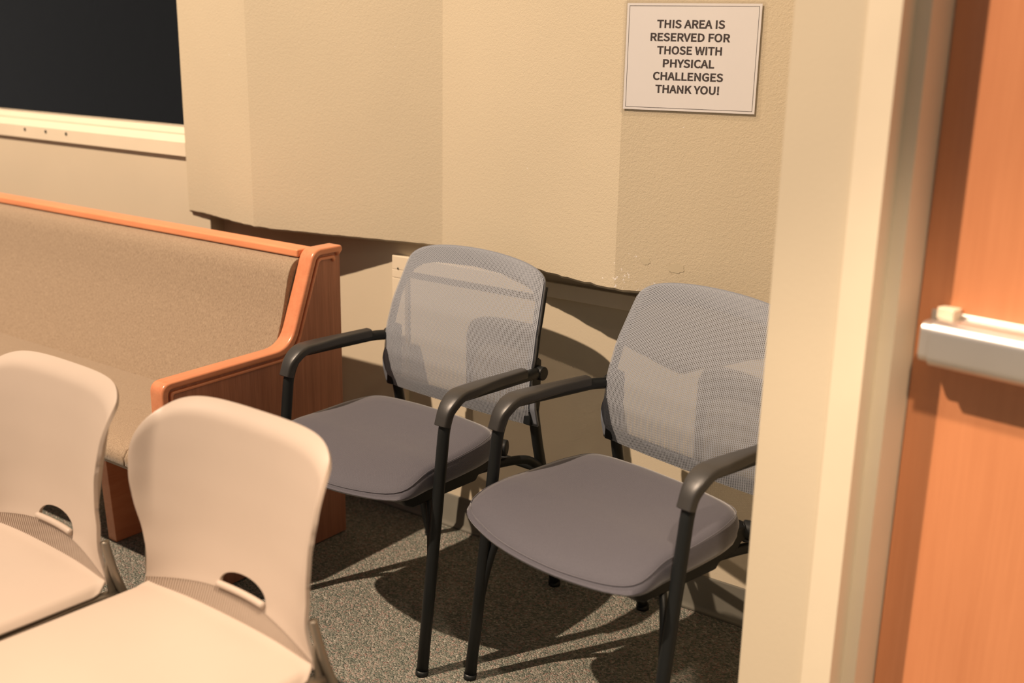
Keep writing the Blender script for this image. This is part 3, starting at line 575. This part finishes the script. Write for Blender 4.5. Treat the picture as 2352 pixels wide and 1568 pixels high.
def back_pt(a, b, off=0.0, shrink=0.0):
    u = a*2-1; u = (3*u-u**3)/2; zt = back_top(u); z = 0.503 + (zt-0.503)*b
    wdt = back_w(z)
    if shrink: wdt = max(wdt, 0.271-0.03*ss(z, 0.57, 0.66)) if z < 0.62 else wdt
    x = u*wdt
    y = back_y(z) + 0.010*(abs(u)**2.5) - 0.004
    return Vector((x, y+off, z))
def make_guest_chair():
    root = empty('guest_chair')
    link('seat', cushion(), M['seatcloth'], parent=root, label='dark grey fabric cushion')
    st = root.children[0]; O = seat_outline(); c = Vector((0, 0.13, 0)); pts = []
    for p in O+O[:1]:
        q_ = c+(p-c)*0.972; z = 0.492 + 0.012*ss(q_.y, 0.1, 0.33) - 0.030*(1-ss(q_.y, -0.10, 0.09))
        pts.append((q_.x, q_.y, z-0.0035-0.013*(1-ss(q_.y, -0.085, 0.045))))
    link('piping', T(pts, 0.0011, n=8, ref=Vector((0, 0, 1))), M['seatcloth'], parent=st)
    # seat pan with stepped rear
    bm = bmesh.new(); prism(bm, [(-0.02, 0.437), (-0.005, 0.412), (0.02, 0.400), (0.235, 0.400), (0.245, 0.412), (0.30, 0.420), (0.315, 0.437), (0.34, 0.44), (0.345, 0.470), (0.10, 0.475), (0.0, 0.455)], 'x', -0.228, 0.228)
    link('seat_pan', bm, M['black'], parent=root, bevel=0.006, segs=3)
    for s in (-1, 1):
        # front leg running up into the arm
        p = [(s*0.273, 0, 0), (s*0.273, 0.043, 0.34), (s*0.273, 0.075, 0.600), (s*0.273, 0.105, 0.652), (s*0.273, 0.20, 0.650), (s*0.272, 0.37, 0.646), (s*0.262, 0.424, 0.640)]
        lg = link('leg', T(fillet(p, [0, 0.1, 0.03, 0.05, 0.05, 0.02, 0], 7), 0.0138, n=18), M['black'], parent=root, label='black front leg with arm tube')
        link('glide', T([(s*0.273, -0.0005, 0), (s*0.273, 0.001, 0.012)], 0.0152, n=18), M['black'], parent=lg)
        # arm pad: flat-topped section swept over the bend
        cl = fillet([(s*0.273, 0.066, 0.596), (s*0.273, 0.078, 0.630), (s*0.273, 0.112, 0.659), (s*0.273, 0.22, 0.660), (s*0.273, 0.352, 0.657)], [0, 0.02, 0.035, 0.1, 0], 8)
        bm = bmesh.new(); rings = []; n = len(cl)
        for i, q in enumerate(cl):
            f = i/(n-1); hw = 0.0185+0.006*ss(f, 0, 0.45)-0.009*ss(f, 0.6, 1.0)
            t = (cl[min(i+1, n-1)]-cl[max(i-1, 0)]).normalized(); a = Vector((1, 0, 0)); b = t.cross(a)*-1
            if b.z < 0 and abs(t.z) < 0.9: b = -b
            if abs(t.z) >= 0.9 and b.y > 0: b = -b
            sec = [(-hw, -0.008), (-hw, 0.004), (-hw*0.86, 0.010), (-hw*0.4, 0.0125), (hw*0.4, 0.0125), (hw*0.86, 0.010), (hw, 0.004), (hw, -0.008), (hw*0.75, -0.013), (-hw*0.75, -0.013)]
            rings.append([bm.verts.new(q+a*x_+b*y_) for x_, y_ in sec])
        for r0, r1 in zip(rings, rings[1:]):
            for k in range(10): bm.faces.new((r0[k], r0[(k+1) % 10], r1[(k+1) % 10], r1[k]))
        bm.faces.new(rings[0][::-1]); bm.faces.new(rings[-1])
        link('armrest', bm, M['pad'], parent=root, bevel=0.0022, segs=2, angle=40, label='black arm pad')
        # rear leg
        p = [(s*0.247, 0.425, 0.54), (s*0.248, 0.446, 0.44), (s*0.248, 0.472, 0.34), (s*0.243, 0.515, 0.18), (s*0.235, 0.553, 0.0)]
        rl = link('leg', T(catmull(p, 6), 0.0125, n=16, ry=0.0155), M['black'], parent=root, label='black splayed rear leg')
        link('glide', T([(s*0.235, 0.553, 0), (s*0.2355, 0.551, 0.012)], 0.0165, n=18), M['black'], parent=rl)
        # upright bracket that carries the back
        bm = bmesh.new(); prism(bm, [(0.400, 0.505), (0.434, 0.500), (0.442, 0.560), (0.442, 0.668), (0.430, 0.676), (0.410, 0.664), (0.404, 0.58)], 'x', s*0.246-0.011, s*0.246+0.011)
        br = link('back_bracket', bm, M['black'], parent=root, bevel=0.003)
        link('knob', T([(s*0.250, 0.424, 0.640), (s*0.274, 0.424, 0.640), (s*0.280, 0.424, 0.640)], 0.0175, n=20, ref=Vector((0, 0, 1))), M['black'], parent=br, bevel=0.003)
        # braces
        p = [(s*0.195, 0.10, 0.412), (s*0.225, 0.075, 0.392), (s*0.248, 0.055, 0.340), (s*0.262, 0.040, 0.27), (s*0.268, 0.030, 0.21)]
        link('brace', T(catmull(p, 6), 0.0085, n=12), M['black'], parent=root)
        p = [(s*0.205, 0.24, 0.416), (s*0.225, 0.33, 0.418), (s*0.245, 0.40, 0.412), (s*0.252, 0.445, 0.385)]
        link('brace', T(catmull(p, 6), 0.0115, n=14), M['black'], parent=root)
        link('hinge_cap', T([(s*0.212, 0.335, 0.455), (s*0.232, 0.345, 0.455)], 0.021, n=20, ref=Vector((0, 0, 1))), M['black'], parent=root, bevel=0.004)
    link('crossbar', T([(-0.25, 0.452, 0.372), (0.25, 0.452, 0.372)], 0.0095, n=14, ref=Vector((0, 1, 0))), M['black'], parent=root)
    # back: grey ring frame with mesh stretched over the front and back
    bm = bmesh.new(); RN = 160; rows = []
    for k in range(RN):
        th = 2*math.pi*k/RN; c_, s_ = math.cos(th), math.sin(th)
        sq = 1/max(abs(c_), abs(s_)); ao, bo = 0.5+0.5*c_*sq, 0.5+0.5*s_*sq
        e = 0.22; ai = 0.5+0.385*math.copysign(abs(c_)**e, c_); bi = 0.485+0.405*math.copysign(abs(s_)**e, s_)
        if s_ > 0: bi -= 0.07*(2*ai-1)**4
        rows.append([bm.verts.new(back_pt(ao+(ai-ao)*t, bo+(bi-bo)*t, 0.008+0.001*t, 1)) for t in (0, .25, .5, .75, 1)])
    for k in range(RN):
        r0, r1 = rows[k], rows[(k+1) % RN]
        for j in range(4): bm.faces.new((r0[j], r1[j], r1[j+1], r0[j+1]))
    bk = link('back_frame', bm, M['meshframe'], parent=root, label='grey plastic ring behind the mesh')
    md = bk.modifiers.new('solid', 'SOLIDIFY'); md.thickness = 0.007; md.offset = 0.0
    link('backrest', grid(bmesh.new(), back_pt, 48, 40, uvf=lambda a, b: ((3*(a*2-1)-(a*2-1)**3)/2*0.25+0.3, b*0.40)), M['mesh'], parent=root, label='light grey woven mesh back')
    # dark edge cord round the sides and top
    for s in (0, 1):
        pts = [(lambda v: Vector((v.x*0.982, v.y, v.z)))(back_pt(s, b/30, 0.017)) for b in range(12, 31)]
        link('edge_trim', T(pts, 0.0055, n=8), M['black'], parent=bk)
    return root
def copy_tree(o, parent=None):
    c = o.copy(); COL.objects.link(c); c.parent = parent
    for ch in [x for x in bpy.data.objects if x.parent == o]: copy_tree(ch, c)
    return c
gA = make_guest_chair()
gB = copy_tree(gA)
gA.location = (-1.748, 1.721, 0); gA.rotation_euler = (0, 0, -0.066)
gB.location = (-1.112, 1.701, 0); gB.rotation_euler = (0, 0, -0.220)
tag(gA, 'grey mesh-back armchair between the pew and the other armchair', 'chair', 'armchairs with mesh backs along the wall')
tag(gB, 'grey mesh-back armchair below the paper sign, partly behind the door wall', 'chair', 'armchairs with mesh backs along the wall')

# ================================================================== beige stacking chairs
def prof(pts, z):
    if z <= pts[0][0]: return pts[0][1]
    for (a, p), (b, q) in zip(pts, pts[1:]):
        if z <= b:
            t = (z-a)/(b-a); return p+(q-p)*t
    return pts[-1][1]
def smoothprof(pts, z):
    h = 0.018; return (prof(pts, z-h)+2*prof(pts, z)+prof(pts, z+h)+prof(pts, z-h*.5)+prof(pts, z+h*.5))/6
HW = [(0.45, 0.230), (0.48, 0.220), (0.52, 0.211), (0.58, 0.221), (0.64, 0.234), (0.71, 0.242), (0.76, 0.243), (0.84, 0.243)]
YC = [(0.45, -0.006), (0.50, 0.012), (0.58, 0.026), (0.66, 0.036), (0.74, 0.050), (0.79, 0.061), (0.835, 0.076)]
FWD = [(0.46, 0.012), (0.50, 0.030), (0.60, 0.050), (0.72, 0.050), (0.80, 0.040), (0.84, 0.030)]
def rib_top(u): return 0.464 + 0.033*max(0.0, 1-abs(u+0.02)**1.8)
def shell_xyz(u, z, off=0.0):
    x = u*smoothprof(HW, z)
    y = smoothprof(YC, z) - smoothprof(FWD, z)*abs(u)**2.6
    t = max(0.0, 1-(shell_top(u)-z)/0.030); y += 0.020*t*t*(1-abs(u)**8)
    y -= 0.015*ss(abs(u), 0.86, 1.0)*ss(z, 0.56, 0.68)
    return Vector((x, y+off, z))
def shell_top(u):
    a = min(1, abs(u)); return 0.700 + (0.811-0.700)*(1-a**6.0)**(1/2.4) if a < 1 else 0.700
def make_stacking_chair():
    root = empty('stacking_chair')
    # backrest: moulded plastic, hole for the hand cut out
    sb = link('tmp', grid(bmesh.new(), lambda a, b: (lambda u: shell_xyz(u, rib_top(u)+(shell_top(u)-rib_top(u))*b))((3*(2*a-1)-(2*a-1)**3)/2), 72, 64), M['shell'], solid=0.007, offset=-1.0)
    bm = bmesh.new(); P = []
    for k in range(25):
        a = math.pi*k/24; P.append((0.020+0.063*math.cos(a), 0.506+0.029*math.sin(a)))
    P = [(0.083, 0.502)]+P+[(-0.043, 0.502)]
    prism(bm, P, 'y', -0.12, 0.14)
    ct = link('cut', bm, M['shell'])
    md = sb.modifiers.new('cut', 'BOOLEAN'); md.object = ct; md.operation = 'DIFFERENCE'; md.solver = 'EXACT'
    bpy.context.view_layer.update()
    me = bpy.data.meshes.new_from_object(sb.evaluated_get(bpy.context.evaluated_depsgraph_get()))
    bpy.data.objects.remove(sb); bpy.data.objects.remove(ct)
    bk = bpy.data.objects.new('backrest', me); COL.objects.link(bk); bk.parent = root
    for p in me.polygons: p.use_smooth = True
    md = bk.modifiers.new('bevel', 'BEVEL'); md.width = 0.0028; md.segments = 3; md.limit_method = 'ANGLE'; md.angle_limit = math.radians(50)
    bk['label'] = 'curved beige plastic back'
    # lip under the hand hole
    pts = [shell_xyz(x/0.2205, 0.5035+0.0015*math.sin(math.pi*i/16), -0.003) for i, x in enumerate([-0.044+0.128*i/16 for i in range(17)])]
    link('handle_lip', T(pts, 0.0062, n=12, ref=Vector((0, 0, 1))), M['shell'], parent=bk)
    # ribbed flexing strip between back and seat
    nr = 72
    def rib(a, b):
        u = a*2-1; col = int(round(a*nr*4)) % 4; g = 0.0035 if col in (1, 2) else 0.0
        z = 0.452+(rib_top(u)+0.0015-0.452)*b; return shell_xyz(u, z, g)
    link('flex_strip', grid(bmesh.new(), rib, nr*4, 6), M['shell'], parent=bk, smooth=False, solid=0.002, offset=-1.0, label='narrow ribbed strip')
    # seat
    def seat(a, b):
        u = a*2-1; v = b                       # v 0 rear .. 1 front
        hw = 0.236+0.002*ss(v, 0.0, 0.5)-0.004*ss(v, .8, 1)
        fr_ = (1-abs(u)**5)**(1/3.0) if abs(u) < 1 else 0.0
        y1 = -0.36-0.085*fr_; y0 = 0.004-0.040*abs(u)**14
        u = (3*u-u**3)/2 if False else u; y = y0+(y1-y0)*v; x = u*hw
        z = 0.454 + 0.010*v - 0.010*math.cos(u*math.pi/2)*ss(v, 0.05, 0.5) - 0.014*ss(abs(u), 0.93, 1.0)**1.6 + 0.004*(1-ss(v, 0.0, 0.05)) - 0.040*ss(v, 0.82, 1.0)**1.5
        return Vector((x, y, z))
    link('seat', grid(bmesh.new(), seat, 60, 56), M['shell'], parent=root, solid=0.007, offset=1.0, bevel=0.003, segs=3, angle=50, label='beige plastic seat')
    for s in (-1, 1):
        p = [(s*0.234, 0.135, 0.0), (s*0.236, 0.085, 0.22), (s*0.236, 0.022, 0.400), (s*0.234, 0.002, 0.460), (s*0.226, -0.004, 0.500), (s*0.218, -0.006, 0.532)]
        rl = link('leg', T(catmull(p, 7), 0.0080, n=14), M['tube'], parent=root, label='rear leg tube rising to the back')
        link('glide', T([(s*0.234, 0.136, 0), (s*0.234, 0.133, 0.02)], 0.013, n=14), M['black'], parent=rl)
        p = [(s*0.232, -0.385, 0.0), (s*0.230, -0.36, 0.25), (s*0.226, -0.33, 0.405), (s*0.225, -0.29, 0.424), (s*0.215, -0.05, 0.425), (s*0.228, 0.005, 0.425)]
        fl = link('leg', T(fillet(p, [0, .1, .04, .04, .04, 0], 7), 0.0095, n=14), M['tube'], parent=root, label='front leg tube')
        link('glide', T([(s*0.232, -0.386, 0), (s*0.232, -0.384, 0.02)], 0.013, n=14), M['black'], parent=fl)
        bm = bmesh.new(); prism(bm, [(-0.012, 0.425), (0.012, 0.430), (0.004, 0.49), (0.000, 0.520), (-0.008, 0.520), (-0.014, 0.48)], 'x', s*0.226-0.003, s*0.226+0.003)
        link('back_bracket', bm, M['tube'], parent=root, bevel=0.002)
    for y in (-0.28, -0.06):
        link('crossbar', T([(-0.22, y, 0.421), (0.22, y, 0.421)], 0.0085, n=12, ref=Vector((0, 1, 0))), M['tube'], parent=root)
    return root
sD = make_stacking_chair(); sC = copy_tree(sD)
sD.location = (-1.383, 1.091, 0); sC.location = (-1.887, 1.054, 0)
sD.rotation_euler = sC.rotation_euler = (0, 0, math.radians(-1.5))
tag(sD, 'beige plastic stacking chair in front of the armchairs, nearer of the two', 'chair', 'beige stacking chairs in the front row')
tag(sC, 'beige plastic stacking chair in front of the pew, cut by the left picture edge', 'chair', 'beige stacking chairs in the front row')
